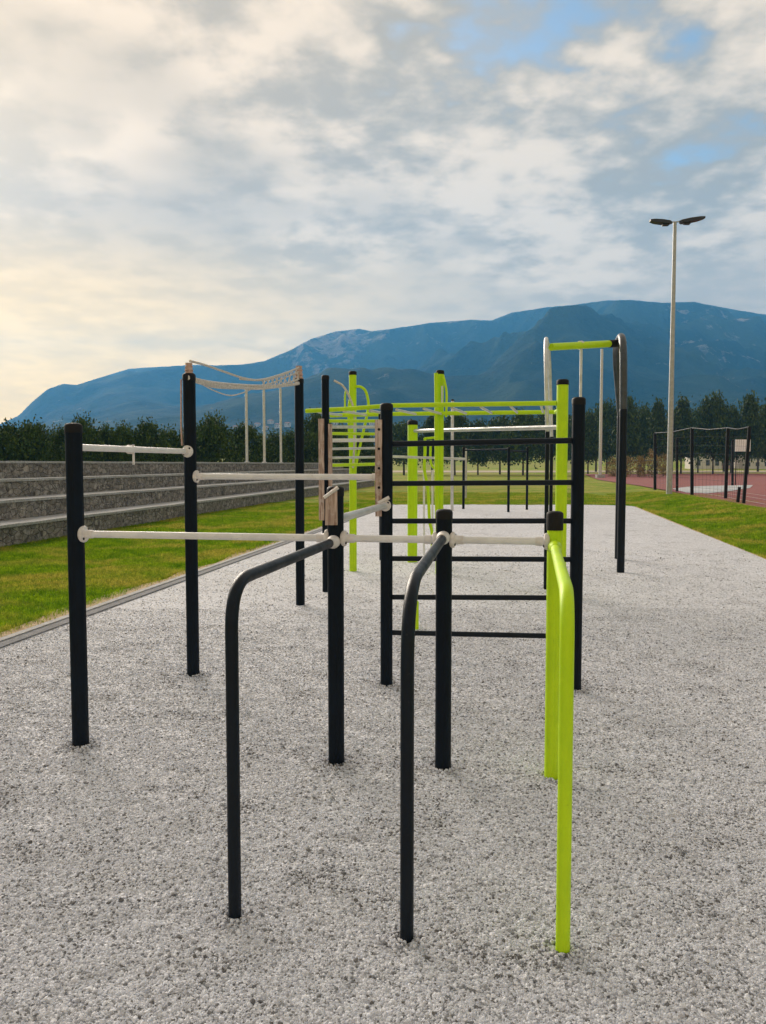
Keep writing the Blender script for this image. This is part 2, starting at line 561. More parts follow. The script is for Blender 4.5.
def h_mtn(az, r):
    e, R = ridge(az)
    Hr = e * R + EYE
    t = (r - 620) / (R - 620)
    if t < 0: return -25 * min(-t * 8, 1)
    x, y = r * math.sin(az), r * math.cos(az)
    px = 383 + F * math.tan(max(min(az, 1.3), -1.3))
    if t <= 1:
        p = 0.55 * t ** 1.35 + 0.45 * sst(0.05, 1.0, t)
        n = 0
        for k, (s, a) in enumerate(((0.0006, 1.0), (0.0013, 0.6), (0.003, 0.34), (0.007, 0.16), (0.016, 0.07))):
            n += a * 1.15 * (abs(mnoise.noise(Vector((x * s + 9 * k, y * s, 2.2 + k)))) * 2 - 0.5)
        env = math.sin(math.pi * min(t, 1)) ** 0.8 if t < 1 else 0
        h = Hr * p - (0.17 + 0.20 * sst(150, 330, px)) * Hr * env * n * (0.4 + 0.6 * t)
        lim = (e * r + EYE) * 0.985
        return min(h, lim) + Hr * (0.006 * mnoise.noise(Vector((x * .008, y * .008, 1))) + 0.005 * mnoise.noise(Vector((x * .03, y * .03, 4)))) * sst(.6, 1, t)
    return Hr * (1 - 0.5 * (t - 1)) + Hr * (0.006 * mnoise.noise(Vector((x * .008, y * .008, 1))) + 0.005 * mnoise.noise(Vector((x * .03, y * .03, 4))))


def make_mountain():
    az = np.radians(np.concatenate([np.linspace(-80, -34, 60, endpoint=False), np.linspace(-34, 34, 520, endpoint=False), np.linspace(34, 80, 60)]))
    tt = np.concatenate([np.linspace(-0.03, 0.3, 40, endpoint=False), np.linspace(0.3, 1.0, 90, endpoint=False), np.linspace(1.0, 1.2, 8)])
    V, rock = [], []
    for a in az:
        e, R = ridge(a)
        px = 383 + F * math.tan(a)
        for t in tt:
            r = 620 + (R - 620) * t
            V.append((r * math.sin(a), r * math.cos(a), h_mtn(a, r)))
            w = math.exp(-((px - 318) / 55) ** 2) * sst(0.25, 0.6, t) * 1.0
            w += 0.55 * math.exp(-((px - 455) / 30) ** 2) * math.exp(-((t - .8) / .2) ** 2)
            w += 0.5 * math.exp(-((px - 700) / 60) ** 2) * math.exp(-((t - .62) / .16) ** 2)
            w += 0.5 * math.exp(-((px - 520) / 25) ** 2) * math.exp(-((t - .85) / .12) ** 2)
            rock.append(w)
    n = len(tt); Fc = []
    for i in range(len(az) - 1):
        for k in range(n - 1):
            Fc.append((i * n + k, (i + 1) * n + k, (i + 1) * n + k + 1, i * n + k + 1))
    o = mk('mountain', (V, Fc), M['mountain'], origin=(0, 0, 0))
    at = o.data.attributes.new('rock', 'FLOAT', 'POINT')
    at.data.foreach_set('value', np.array(rock, dtype=np.float32))
    tag(o, kind='structure')
make_mountain()

# ---- gravel court
GL0, GR0 = -4.605, 4.45        # x of the left / right edge where y = 0, both edges follow TA (the right one opens slightly)
def xl(y): return GL0 + TA * y
def xr(y): return 4.08 + 0.183 * y
YF = 32.2


def gz(x, y):
    w = 0.014 * fnoise(x, y, 1.3, 4.0) + 0.011 * fnoise(x, y, 3.6, 8.0) + 0.006 * fnoise(x * .6, y, 8.0, 3.0)
    edge = min(sst(0, 0.5, x - xl(y)), sst(0, .5, xr(y) - x))
    return 0.008 + w * edge


def gravel_sheet():
    ys = np.concatenate([np.linspace(-8, 2, 20, endpoint=False), np.linspace(2, 12, 130, endpoint=False), np.linspace(12, YF, 60)])
    us = np.linspace(0, 1, 130)
    V = []
    for y in ys:
        a, b2 = xl(y), xr(y)
        # rounded far corners
        dn = YF - y
        if dn < 1.6: b2 -= 1.6 - math.sqrt(max(1.6 ** 2 - (1.6 - dn) ** 2, 0))
        for u in us:
            x = a + (b2 - a) * u
            V.append((x, y, gz(x, y) + 0.004))
    n = len(us)
    Fc = [(i * n + k, i * n + k + 1, (i + 1) * n + k + 1, (i + 1) * n + k) for i in range(len(ys) - 1) for k in range(n - 1)]
    tag(mk('gravel_path', (V, Fc), M['gravel'], origin=(0, 0, 0)), kind='structure')
gravel_sheet()


def cloud_points(name, P, S, matl, label, cat):
    """loose stones: one small faceted pebble on every point"""
    me = bpy.data.meshes.new(name)
    me.vertices.add(len(P)); me.vertices.foreach_set('co', np.asarray(P, dtype=np.float32).ravel())
    a = me.attributes.new('size', 'FLOAT', 'POINT'); a.data.foreach_set('value', np.asarray(S, dtype=np.float32))
    me.materials.append(matl)
    o = bpy.data.objects.new(name, me); col.objects.link(o)
    ng = bpy.data.node_groups.new('pebbles', 'GeometryNodeTree')
    ng.interface.new_socket('Geometry', in_out='INPUT', socket_type='NodeSocketGeometry')
    ng.interface.new_socket('Geometry', in_out='OUTPUT', socket_type='NodeSocketGeometry')
    nn, L = ng.nodes, ng.links
    gi, go = nn.new('NodeGroupInput'), nn.new('NodeGroupOutput')
    gis = []
    for k in range(3):
        ico = nn.new('GeometryNodeMeshIcoSphere'); ico.inputs['Radius'].default_value = 1.0; ico.inputs['Subdivisions'].default_value = 2
        sp_ = nn.new('GeometryNodeSetPosition'); L.new(ico.outputs[0], sp_.inputs[0])
        nz = nn.new('ShaderNodeTexNoise'); nz.inputs['Scale'].default_value = 1.1 + k * .35; nz.inputs['Detail'].default_value = 1
        ps = nn.new('GeometryNodeInputPosition'); ad = nn.new('ShaderNodeVectorMath'); ad.operation = 'ADD'; ad.inputs[1].default_value = (k * 5.3, k * 2, 1)
        L.new(ps.outputs[0], ad.inputs[0]); L.new(ad.outputs[0], nz.inputs['Vector'])
        sb = nn.new('ShaderNodeVectorMath'); sb.operation = 'SUBTRACT'; sb.inputs[1].default_value = (.5, .5, .5); L.new(nz.outputs['Color'], sb.inputs[0])
        sc_ = nn.new('ShaderNodeVectorMath'); sc_.operation = 'SCALE'; sc_.inputs['Scale'].default_value = 1.5; L.new(sb.outputs[0], sc_.inputs[0])
        L.new(sc_.outputs[0], sp_.inputs['Offset'])
        g2i = nn.new('GeometryNodeGeometryToInstance'); L.new(sp_.outputs[0], g2i.inputs[0])
        gis.append(g2i)
    jn = nn.new('GeometryNodeJoinGeometry')
    for q in gis: L.new(q.outputs[0], jn.inputs[0])
    iop = nn.new('GeometryNodeInstanceOnPoints'); iop.inputs['Pick Instance'].default_value = True
    L.new(gi.outputs[0], iop.inputs['Points']); L.new(jn.outputs[0], iop.inputs['Instance'])
    rv = nn.new('FunctionNodeRandomValue'); rv.data_type = 'FLOAT_VECTOR'; rv.inputs[1].default_value = (6.28, 6.28, 6.28)
    L.new(rv.outputs[0], iop.inputs['Rotation'])
    sv = nn.new('FunctionNodeRandomValue'); sv.data_type = 'FLOAT_VECTOR'; sv.inputs[0].default_value = (.8, .65, .5); sv.inputs[1].default_value = (1.25, 1.1, .9); sv.inputs['Seed'].default_value = 5
    na = nn.new('GeometryNodeInputNamedAttribute'); na.data_type = 'FLOAT'; na.inputs['Name'].default_value = 'size'
    ms = nn.new('ShaderNodeVectorMath'); ms.operation = 'SCALE'; L.new(sv.outputs[0], ms.inputs[0]); L.new(na.outputs[0], ms.inputs['Scale'])
    L.new(ms.outputs[0], iop.inputs['Scale'])
    sm = nn.new('GeometryNodeSetMaterial'); sm.inputs['Material'].default_value = matl
    L.new(iop.outputs[0], sm.inputs[0]); L.new(sm.outputs[0], go.inputs[0])
    md = o.modifiers.new('pebbles', 'NODES'); md.node_group = ng
    tag(o, label, cat, kind='stuff')
    return o


def scatter_gravel():
    P, S = [], []
    def layer(n, y0, y1, size, lift):
        # more stones near the camera's side of the court, thinning out with distance
        u = nr.random(n)
        y = y0 * (y1 / y0) ** u
        keep = nr.random(n)
        x = (nr.random(n) - 0.5) * 2 * (0.56 * y + 1.1)
        for xi, yi in zip(x, y):
            if xi < xl(yi) + .02 or xi > xr(yi) - .02: continue
            s = size * (0.7 + 0.6 * rnd.random())
            P.append((xi, yi, gz(xi, yi) + s * lift)); S.append(s)
    layer(590000, 1.9, 9.0, 0.0047, 0.45)
    layer(110000, 1.9, 8.0, 0.0064, 0.40)
    layer(38000, 1.9, 15.0, 0.009, 0.25)
    # stones pushed up around the feet of the posts
    for px, py, r0 in ((78, 748, .05), (192, 677, .05), (336, 765, .05), (386.5, 687, .05), (576, 692, .05), (443.5, 771, .05), (553, 778, .045), (234, 922, .025), (407, 940, .025), (564, 955, .026)):
        c = G(px, py, .014)
        for k in range(170):
            a = rnd.random() * 6.283; q = rnd.random() ** 1.5
            rr = r0 * .9 + .012 + q * .07
            s = .0045 + .003 * rnd.random()
            P.append((c.x + rr * math.cos(a), c.y + r0 + rr * math.sin(a), gz(c.x, c.y) + .006 + (1 - q) * .008)); S.append(s)
    cloud_points('gravel', P, S, M['stones'], 'pale grey loose gravel covering the exercise court', 'gravel')
scatter_gravel()

# kerb, grey strip, soil margin on the left
def ribbon(name, offs0, offs1, z0, z1, matl, y0=-6, y1=60, step=0.6, wob=0.0, bulk=True):
    V, Fc = [], []
    ys = np.arange(y0, y1, step)
    for y in ys:
        w = wob * fnoise(0, y, 1.1, 2.0) + wob * fnoise(5, y, 3.7, 2.0) * .5
        a, b2 = xl(y) + offs0 - w, xl(y) + offs1
        V += [(a, y, z0), (a, y, z1), (b2, y, z1), (b2, y, z0)]
    for i in range(len(ys) - 1):
        for k in range(3):
            Fc.append((i * 4 + k, (i + 1) * 4 + k, (i + 1) * 4 + k + 1, i * 4 + k + 1))
    return tag(mk(name, (V, Fc), matl, origin=(0, 0, 0), smooth=False), kind='structure')
ribbon('soil_margin', -0.36, -0.075, -0.03, 0.006, M['soil'], y1=33, wob=0.22)
ribbon('kerb', -0.08, 0.0, -0.05, 0.036, M['kerb'], y1=33)
ribbon('grey_path_edge', 0.0, 0.13, -0.03, 0.026, M['greystrip'], y1=32.5)

def right_fringe():
    V, Fc = [], []
    ys = np.arange(-4, YF - 1.2, .35)
    for y in ys:
        w = 0.10 + 0.10 * fnoise(2, y, .9, 5.0) + .05 * fnoise(3, y, 4.0, 2.0)
        for dx in (-.04, max(w, .02) + .02):
            x = xr(y) + dx
            V.append((x, y, max(h_ground(x, y), 0) + .004 + .006))
    for i in range(len(ys) - 1): Fc.append((2 * i, 2 * i + 1, 2 * i + 3, 2 * i + 2))
    tag(mk('soil_margin', (V, Fc), M['soil'], origin=(0, 0, 0), smooth=False), kind='structure')
right_fringe()

# track, sand, concrete on the right
def flat(name, pts, z, matl, sub=True):
    V = [(p.x, p.y, z + h_ground(p.x, p.y)) for p in pts]
    o = mk(name, (V, [tuple(range(len(V)))]), matl, smooth=False)
    return tag(o, kind='structure')
TR = [(598, 480), (640, 486), (668, 491), (690, 495.5), (712, 500), (735, 505), (766, 512), (820, 524), (980, 560)]
ptsT = [G(a, b) for a, b in TR] + [Vector((80, 60, 0)), Vector((110, 120, 0)), Vector((60, 138, 0)), Vector((33, 132, 0))]
def fan(name, pts, z, matl):
    bmV = [Vector((p.x, p.y, z)) for p in pts]
    area = sum(a.x * b.y - b.x * a.y for a, b in zip(bmV, bmV[1:] + bmV[:1]))
    if area < 0: bmV.reverse()
    return tag(mk(name, ([tuple(v) for v in bmV], [tuple(range(len(bmV)))]), matl, smooth=False), kind='structure')
fan('running_track', ptsT, 0.03, M['track'])
fan('concrete_apron_path', [G(a, b) for a, b in ((672, 489.3), (690, 487.0), (715, 486.2), (753, 485.6), (750, 488.5), (728, 492), (708, 494), (686, 493.2))], 0.045, M['concrete'])
fan('sandy_path', [Vector((-30, 158, 0)), Vector((200, 150, 0)), Vector((200, 196, 0)), Vector((-30, 200, 0))], 0.02, M['sand'])
for k, off in enumerate((1.2, 2.4, 3.6)):
    V, Fc = [], []
    for i, (a, b) in enumerate(TR[2:]):
        p = G(a, b); q = p + N * off + U * off * .6
        V += [(q.x, q.y, .038), (q.x + .06, q.y + .06, .038)]
    Fc = [(2 * i, 2 * i + 1, 2 * i + 3, 2 * i + 2) for i in range(len(V) // 2 - 1)]
    tag(mk('track_line_marking', (V, Fc), M['white'], smooth=False), kind='structure')

# grass blades
def grass_blades():
    pts = []
    def area(n, fy, fx):
        y = fy(nr.random(n)); x = fx(nr.random(n), y)
        pts.append(np.stack([x, y], 1))
    xlv = lambda y: GL0 + TA * y
    area(330000, lambda u: 6.0 * (34 / 6.0) ** u, lambda u, y: xlv(y) - 0.34 - 0.10 * np.abs(np.sin(y * 2.1) * np.cos(y * 5.3)) - u * 5.2)
    area(190000, lambda u: 11.0 * (44 / 11.0) ** u, lambda u, y: 4.08 + .183 * y + 0.07 + 0.06 * np.sin(y * 3.3) * np.sin(y * 1.7) + u * 6.0)
    area(90000, lambda u: 32.3 + 14 * u ** 1.3, lambda u, y: -1.5 + (u * 13))
    area(14000, lambda u: 6.0 * (32 / 6.0) ** u, lambda u, y: xlv(y) - 0.10 - 0.32 * u ** .35)
    area(16000, lambda u: 11.0 * (32 / 11.0) ** u, lambda u, y: 4.08 + .183 * y + 0.02 + 0.25 * u)
    XY = np.concatenate(pts)
    # nothing on the track
    n = len(XY)
    h = np.array([h_ground(x, y) for x, y in XY]) - 0.022
    dist = np.hypot(XY[:, 0], XY[:, 1])
    hgt = (0.022 + 0.034 * nr.random(n) ** 1.6) * (1 + 0.3 * (dist > 15))
    hgt[-30000:] *= 1.7
    wid = 0.0035 * np.clip(dist / 7.0, 1, 4)
    th = nr.random(n) * 2 * math.pi; ln = nr.random(n) * 0.6; la = nr.random(n) * 2 * math.pi
    c, s = np.cos(th) * wid, np.sin(th) * wid
    V = np.empty((n, 3, 3))
    V[:, 0] = np.stack([XY[:, 0] - c, XY[:, 1] - s, h], 1)
    V[:, 1] = np.stack([XY[:, 0] + c, XY[:, 1] + s, h], 1)
    V[:, 2] = np.stack([XY[:, 0] + np.cos(la) * hgt * ln, XY[:, 1] + np.sin(la) * hgt * ln, h + hgt], 1)
    me = bpy.data.meshes.new('grass')
    me.vertices.add(3 * n); me.vertices.foreach_set('co', V.astype(np.float32).ravel())
    me.loops.add(3 * n); me.loops.foreach_set('vertex_index', np.arange(3 * n, dtype=np.int32))
    me.polygons.add(n); me.polygons.foreach_set('loop_start', np.arange(0, 3 * n, 3, dtype=np.int32))
    me.update(calc_edges=True)
    me.materials.append(M['blade'])
    o = bpy.data.objects.new('grass', me); col.objects.link(o)
    tag(o, 'short mown green and yellowing grass around the gravel court', 'grass', kind='stuff')
grass_blades()

# ------------------------------------------------------------------ stone terrace on the left
def terrace():
    A0 = Vector((-7.61, 15.9, 0))
    s0, s1 = -20.0, 46.0
    root = empty('stone_terrace', A0 + U * ((s0 + s1) / 2), 'long dark stone stepped terrace with pale coping edges beside the lawn', 'terrace')
    depth, rise = 0.80, 0.432
    for k in range(4):
        off = -k * depth
        def strip(n0, n1, z0, z1, segs=140, rough=0.0, chip=0.0):
            V, Fc = [], []
            for i in range(segs + 1):
                s = s0 + (s1 - s0) * i / segs
                p = A0 + U * s
                j = rough * fnoise(s, k * 7, 2.0, 1.0); jz = chip * fnoise(s, k * 3, 1.3, 6.0)
                for (nn_, z) in ((n1 + j, z0), (n1 + j * .5, z1 + jz), (n0, z1 + jz), (n0, z0)):
                    q = p + N * nn_
                    V.append((q.x, q.y, z))
            for i in range(segs):
                for e in range(4):
                    Fc.append((i * 4 + e, (i + 1) * 4 + e, (i + 1) * 4 + (e + 1) % 4, i * 4 + (e + 1) % 4))
            Fc += [(0, 1, 2, 3), tuple(segs * 4 + q for q in (3, 2, 1, 0))]
            return V, Fc
        z0, z1 = (k * rise if k else -0.1), (k + 1) * rise
        o = mk('step', strip(off - depth - (0.8 if k == 3 else 0), off, z0 - 0.02, z1 - 0.06, rough=0.05), M['wallstone'], root, smooth=False)
        mk('coping', strip(off - depth - (0.8 if k == 3 else 0) + .02, off + 0.035, z1 - 0.058, z1, chip=0.012), M['coping'], o, smooth=False)
    return A0
A0 = terrace()

# poles on the terrace top
for px, lab in ((247, 'leftmost of the three thin pale poles standing on top of the stone terrace'), (264.5, 'middle one of the three thin pale poles standing on top of the stone terrace'),
                (281, 'rightmost of the three thin pale poles standing on top of the stone terrace')):
    # on the top step
    r = ray(px, 464); k = r.x / r.y
    base0 = A0 - N * 2.9
    s = (k * base0.y - base0.x) / (U.x - k * U.y)
    b0 = base0 + U * s; b0.z = 1.70
    top = PD(px, 388, b0.y).z
    root = empty('slim_pole', b0, lab, 'pole', 'three thin pales on the terrace top')
    root['group'] = 'thin pale poles on the terrace top'
    mk('shaft', tube([b0, (b0.x, b0.y, top)], 0.07, 10), M['galv'], root)
    mk('base_plate', lathe(b0, [(0.13, 0.02), (0.13, .05), (.075, .06), (.075, .1)], 12), M['galv'], root)

# ------------------------------------------------------------------ workout equipment
def post_geo(base, top, r, taper=1.0):
    """aluminium profile: round with four shallow grooves"""
    seg = 40
    prof = []
    for k in range(seg):
        th = 2 * math.pi * k / seg
        gq = (k % 10) in (0,)
        prof.append((math.cos(th) * r * (0.93 if gq else 1), math.sin(th) * r * (0.93 if gq else 1)))
    V, Fc = [], []
    for z in (base.z - 0.05, top):
        for x, y in prof: V.append((base.x + x, base.y + y, z))
    for k in range(seg):
        k2 = (k + 1) % seg
        Fc.append((k, k2, seg + k2, seg + k))
    Fc.append(tuple(range(seg, 2 * seg)))
    return V, Fc


class Rig:
    def __init__(s, name, loc, label, cat, group=None):
        s.root = empty(name, loc, label, cat, group)

    def post(s, px, pyb, pyt, wpx, m='dark', cap='cap', capdrop=0.0, label=None, capscale=1.0):
        b0 = G(px, pyb, 0.014)
        r = wpx * b0.y / F / 2 * 1.0
        b0 = b0 + Vector((0, r * 0.9, 0))
        top = PD(px, pyt, b0.y).z
        ch = r * 0.75
        o = mk('post', post_geo(b0, top - ch, r), M[m], s.root)
        if label: o['label'] = label
        if cap:
            rc = r * 1.06 * capscale
            mk('cap', lathe((b0.x, b0.y, top - ch), [(rc, -0.02 - capdrop), (rc * 1.0, ch * .45), (rc * .93, ch * .72), (rc * .7, ch * .93), (rc * .3, ch)], 24), M[cap], o)
        return dict(x=b0.x, y=b0.y, r=r, top=top, o=o)

    def bar(s, name, pts, r, m='white', flanges=(), seg=14, label=None, fr=0.052):
        fr = fr * .88
        o = mk(name, tube(pts, r, seg), M[m], s.root)
        if label: o['label'] = label
        P = [Vector(p) for p in pts]
        for e in flanges:
            a, b = (P[0], P[1]) if e == 0 else (P[-1], P[-2])
            ax = (b - a).normalized()
            u_ = ax.orthogonal().normalized()
            bl = [lathe(a + u_ * (sg * fr * .72) + ax * .008, [(.0075, 0), (.0075, .010), (.003, .013)], 8, ax) for sg in (-1, 1)]
            for q_ in bl: mk('bolt', q_, M['cap'], o)
            mk('flange', lathe(a, [(fr * .86, -0.012), (fr * .97, -.006), (fr, .004), (fr * .93, .013), (fr * .6, .018), (r * 1.25, .026), (r * 1.2, .06)], 20, ax), M['clamp'], o)
        return o


def on(p, z, toward=None, extra=0.0):
    """a point at height z on the face of post p that looks toward q"""
    c = Vector((p['x'], p['y'], z))
    if toward is None: return c
    q = Vector((toward['x'], toward['y'], z)) if isinstance(toward, dict) else Vector((toward[0], toward[1], z))
    return c + (q - c).normalized() * (p['r'] + extra)


A = Rig('workout_frame', G(330, 720), 'large front workout frame with white bars, dark ladder rungs and curved dip bars', 'workout frame')
p1 = A.post(78, 748, 423, 16.5, capscale=1.0)
p2 = A.post(192, 677, 373, 12.5)
p4 = A.post(336, 765, 486, 16.5)
p6 = A.post(386.5, 687, 403, 12.5)
p7 = A.post(576, 692, 397, 13.0)
p8 = A.post(443.5, 771, 509, 16.5)
p9 = A.post(553, 778, 511, 15.0, 'lime', capscale=1.06, capdrop=0.05, label='lime green post')

A.bar('pull_up_bar', [on(p1, 1.745, p2), on(p2, 1.745, p1)], 0.0195, 'white', (1,))
zb = 1.25
A.bar('pull_up_bar', [on(p1, zb, p4), on(p4, zb, p1)], 0.0195, 'white', (0, 1), fr=0.055)
A.bar('pull_up_bar', [on(p4, zb, p8), on(p8, zb, p4)], 0.0195, 'white', (0, 1), fr=0.05)
A.bar('pull_up_bar', [on(p8, zb, p9), on(p9, zb, p8)], 0.0195, 'white', (0, 1), fr=0.05)
A.bar('pull_up_bar', [on(p2, 1.555, p6), on(p6, 1.555, p2)], 0.022, 'white', (0, 1), fr=0.055)
A.bar('pull_up_bar', [on(p4, 1.35, p6), on(p6, 1.35, p4)], 0.023, 'galv', (1,), fr=0.048)
# ladder rungs
for ya, yb in ((444, 440.5), (483.5, 482.5), (521, 521), (558.5, 559.5), (597, 598), (632.5, 636.5)):
    za = PD(386, ya, p6['y']).z; zc = PD(575, yb, p7['y']).z
    q0, q1 = on(p6, za, p7), on(p7, zc, p6)
    A.bar('rung', [q0, q1], 0.021 if ya < 480 else 0.019, 'darkgloss')
# curved dip bars
def dip(post, px, pyb, z, m, r, rad=0.17, rise=0.0):
    b0 = G(px, pyb, 0.016); b0.y += r * .8
    st = Vector((post['x'], post['y'], z + rise))
    d0 = (Vector((b0.x, b0.y, 0)) - Vector((post['x'], post['y'], 0))).normalized()
    st = st + d0 * post['r'] * 0.9
    pts = bend([st, Vector((b0.x, b0.y, z)), Vector((b0.x, b0.y, -0.05))], rad, 14)
    o = A.bar('dip_bar', pts, r, m, (), 18)
    ax = d0
    mk('flange', lathe(st, [(.034, -.01), (.036, .02), (.031, .05), (r * 1.12, .07), (r * 1.1, .10)], 18, ax), M['clamp' if m != 'lime' else 'lime'], o)
    return o
dip(p4, 234, 922, 1.235, 'darkgloss', 0.0235)
dip(p8, 407, 940, 1.235, 'darkgloss', 0.0235, rad=.30, rise=0.03)
o = dip(p9, 564, 955, 1.225, 'lime', 0.0240); o['label'] = 'lime green curved dip bar'

# brown strips on the posts, painting in the low sun's warm edge
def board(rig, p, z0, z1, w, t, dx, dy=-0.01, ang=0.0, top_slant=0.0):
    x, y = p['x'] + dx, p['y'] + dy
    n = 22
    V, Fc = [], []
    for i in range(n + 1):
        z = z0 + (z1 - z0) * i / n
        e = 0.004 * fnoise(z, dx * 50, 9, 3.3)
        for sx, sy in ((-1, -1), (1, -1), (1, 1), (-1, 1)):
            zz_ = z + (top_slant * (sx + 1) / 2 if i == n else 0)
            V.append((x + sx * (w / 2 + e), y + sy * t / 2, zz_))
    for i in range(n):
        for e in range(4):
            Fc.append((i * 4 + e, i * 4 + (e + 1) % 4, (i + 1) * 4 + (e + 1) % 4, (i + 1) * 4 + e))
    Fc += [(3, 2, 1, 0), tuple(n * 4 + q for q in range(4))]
    return mk('sunlit_edge_strip', (V, Fc), M['sunlit_edge'], rig.root, smooth=False)
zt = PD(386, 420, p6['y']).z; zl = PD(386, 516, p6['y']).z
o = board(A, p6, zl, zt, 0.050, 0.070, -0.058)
for k in range(5):
    z = zl + (zt - zl) * (0.1 + 0.2 * k)
    mk('bolt', lathe((p6['x'] - 0.055, p6['y'] - 0.048, z), [(.010, 0), (.010, .006), (.005, .009)], 10, (0, -1, 0)), M['cap'], o)
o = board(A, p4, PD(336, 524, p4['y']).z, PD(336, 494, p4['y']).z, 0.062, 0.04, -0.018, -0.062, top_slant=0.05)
mk('strap', tube([(p4['x'] - .055, p4['y'] - .09, PD(336, 497, p4['y']).z), (p4['x'] + .02, p4['y'] - .09, PD(336, 487, p4['y']).z)], 0.009, 10), M['clamp'], o)
mk('strap', tube([(p6['x'] - .06, p6['y'] - .055, PD(386, 503, p6['y']).z), (p6['x'] + .02, p6['y'] - .055, PD(386, 497, p6['y']).z)], 0.014, 10), M['clamp'], o)
# clamp on the first pull-up bar
mid = Vector((p1['x'], p1['y'], 1.745)).lerp(Vector((p2['x'], p2['y'], 1.745)), 0.44)
mk('hook', join(tube([mid + Vector((0, 0, .032)), mid + Vector((.0, 0, -.10))], .008, 8), lathe(mid - Vector((.028, .02, 0)), [(.026, 0), (.03, .01), (.03, .05), (.026, .06)], 12, (p2['x'] - p1['x'], p2['y'] - p1['y'], 0))), M['clamp'], A.root)

# ---- rear frame
B = Rig('workout_frame', G(400, 590), 'rear workout frame with tall lime green posts and lime overhead ladder rails', 'workout frame')
p3 = B.post(300, 605, 378, 9.0)
p5 = B.post(326, 592, 375, 7.5)
p10 = B.post(412.5, 562, 420, 10.0, 'lime', label='lime green post')
p11 = B.post(353, 571, 371, 7.5, 'lime', label='lime green post')
p12 = B.post(439.5, 574, 370, 7.8, 'lime', label='lime green post')
p13 = B.post(561, 596, 379, 11.5, 'lime', label='lime green post')
bmc = on(p13, 0)
zr = PD(556, 403, p13['y']).z
# near and far rails of the overhead ladder
nr0 = PD(305, 411, EYE + 0 and 1 or (zr - EYE) * F / 53.0)
nl = Vector((PD(306, 411, 11.2).x, 11.2, PD(306, 411, 11.2).z))
nrr = on(p13, zr, (nl.x, nl.y))
B.bar('ladder_rail', [nrr, Vector((PD(392, 405.5, 10.7).x, 10.7, PD(392, 405.5, 10.7).z)), PD(345, 409, 11.0), nl], 0.030, 'lime', label='lime green rail')
q0, q1 = PD(556, 412, 11.6), PD(330, 415.5, 12.0)
B.bar('ladder_rail', [q0, PD(392, 414, 11.9), q1], 0.030, 'lime', label='lime green rail')
B.bar('rail_stub', [q0 + Vector((0, .05, 0)), Vector((p13['x'], p13['y'] + .03, zr - .05))], 0.025, 'lime')
nlist = 9
for i in range(nlist):
    t = (i + .5) / nlist
    a = nrr.lerp(nl, t); b = q0.lerp(q1, t)
    a.z -= 0.02; b.z = b.z - .0
    B.bar('rung', [a, b], 0.017, 'galv')
B.bar('pull_up_bar', [on(p10, PD(412, 431, p10['y']).z, p13), on(p13, PD(556, 427, p13['y']).z, p10)], 0.030, 'galv')
B.bar('pull_up_bar', [PD(392, 456.5, 12.5), PD(465, 459, 13.0)], 0.020, 'galv')
B.bar('brace', [PD(465, 459, 13.0), PD(466, 512, 27)], 0.001, 'galv') if False else None
# wall bars between the dark rear post and the sunlit-edge strip on the ladder post
for k, (y0, y1, mm, rr_) in enumerate(((421, 421, 'lime', .022), (427, 427, 'galv', .02), (433.5, 434, 'lime', .02), (440.5, 440, 'white', .024), (449, 448, 'galv', .016), (465.5, 464, 'lime', .022), (458, 457, 'galv', .016))):
    B.bar('rung', [on(p5, PD(326, y0, p5['y']).z), PD(380, y1, 11.2)], rr_, mm)
wb = B.bar('side_rail', [PD(380.5, 414, 11.2), PD(381.5, 560, 11.2) * 1.0], 0.03, 'dark')
# painted sunlit edges on the dark rear post
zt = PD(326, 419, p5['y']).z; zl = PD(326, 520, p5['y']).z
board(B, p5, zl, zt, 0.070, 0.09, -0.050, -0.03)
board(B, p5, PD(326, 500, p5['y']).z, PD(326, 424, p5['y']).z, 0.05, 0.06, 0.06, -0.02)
# bent lime tubes around the left lime post
Y = p11['y'] - 0.12
B.bar('bent_tube', spline([PD(354, 474, Y), PD(360, 446, Y), PD(366, 420, Y), PD(368.5, 405, Y), PD(366, 392, Y), PD(361, 387, Y), PD(356, 386.5, Y + .1)]), 0.021, 'lime')
B.bar('bent_tube', spline([PD(352, 474, Y), PD(349.5, 440, Y), PD(348.5, 415, Y), PD(349.5, 400, Y)]), 0.018, 'lime')
B.bar('bent_tube', spline([PD(353, 468, Y - .04), PD(354.5, 440, Y - .04), PD(354, 412, Y - .04), PD(349, 396, Y - .04), PD(343, 386, Y - .04), PD(337, 382, Y - .04), PD(334, 380.5, Y - .04)]), 0.016, 'rope')
B.bar('bent_tube', spline([PD(345, 410, Y), PD(345, 396, Y), PD(346, 390, Y)]), 0.014, 'lime')
# tubes beside the second lime post
Y = p12['y'] - 0.1
B.bar('bent_tube', spline([PD(436, 373, Y), PD(436.4, 400, Y), PD(436.5, 440, Y), PD(437, 520, Y)]), 0.030, 'lime')
B.bar('bent_tube', spline([PD(443, 375, Y), PD(445, 383, Y), PD(446.5, 392, Y), PD(446.5, 405, Y), PD(446, 417, Y)]), 0.018, 'lime')
B.bar('bent_tube', spline([PD(442, 386, Y), PD(442, 406, Y)]), 0.012, 'white')
Y = 13.2
B.bar('bent_tube', spline([PD(425, 438, Y), PD(425, 452, Y), PD(424.5, 470, Y), PD(428, 490, Y), PD(429.5, 520, Y), PD(432, 533, Y), PD(432, 555, Y)]), 0.026, 'lime')
B.bar('bent_tube', spline([PD(431, 440, Y), PD(430.5, 460, Y), PD(434, 468, Y), PD(440, 466, Y)]), 0.02, 'lime')
B.bar('cross_tube', [PD(424.5, 438.5, Y), PD(441, 437, Y)], 0.02, 'lime')
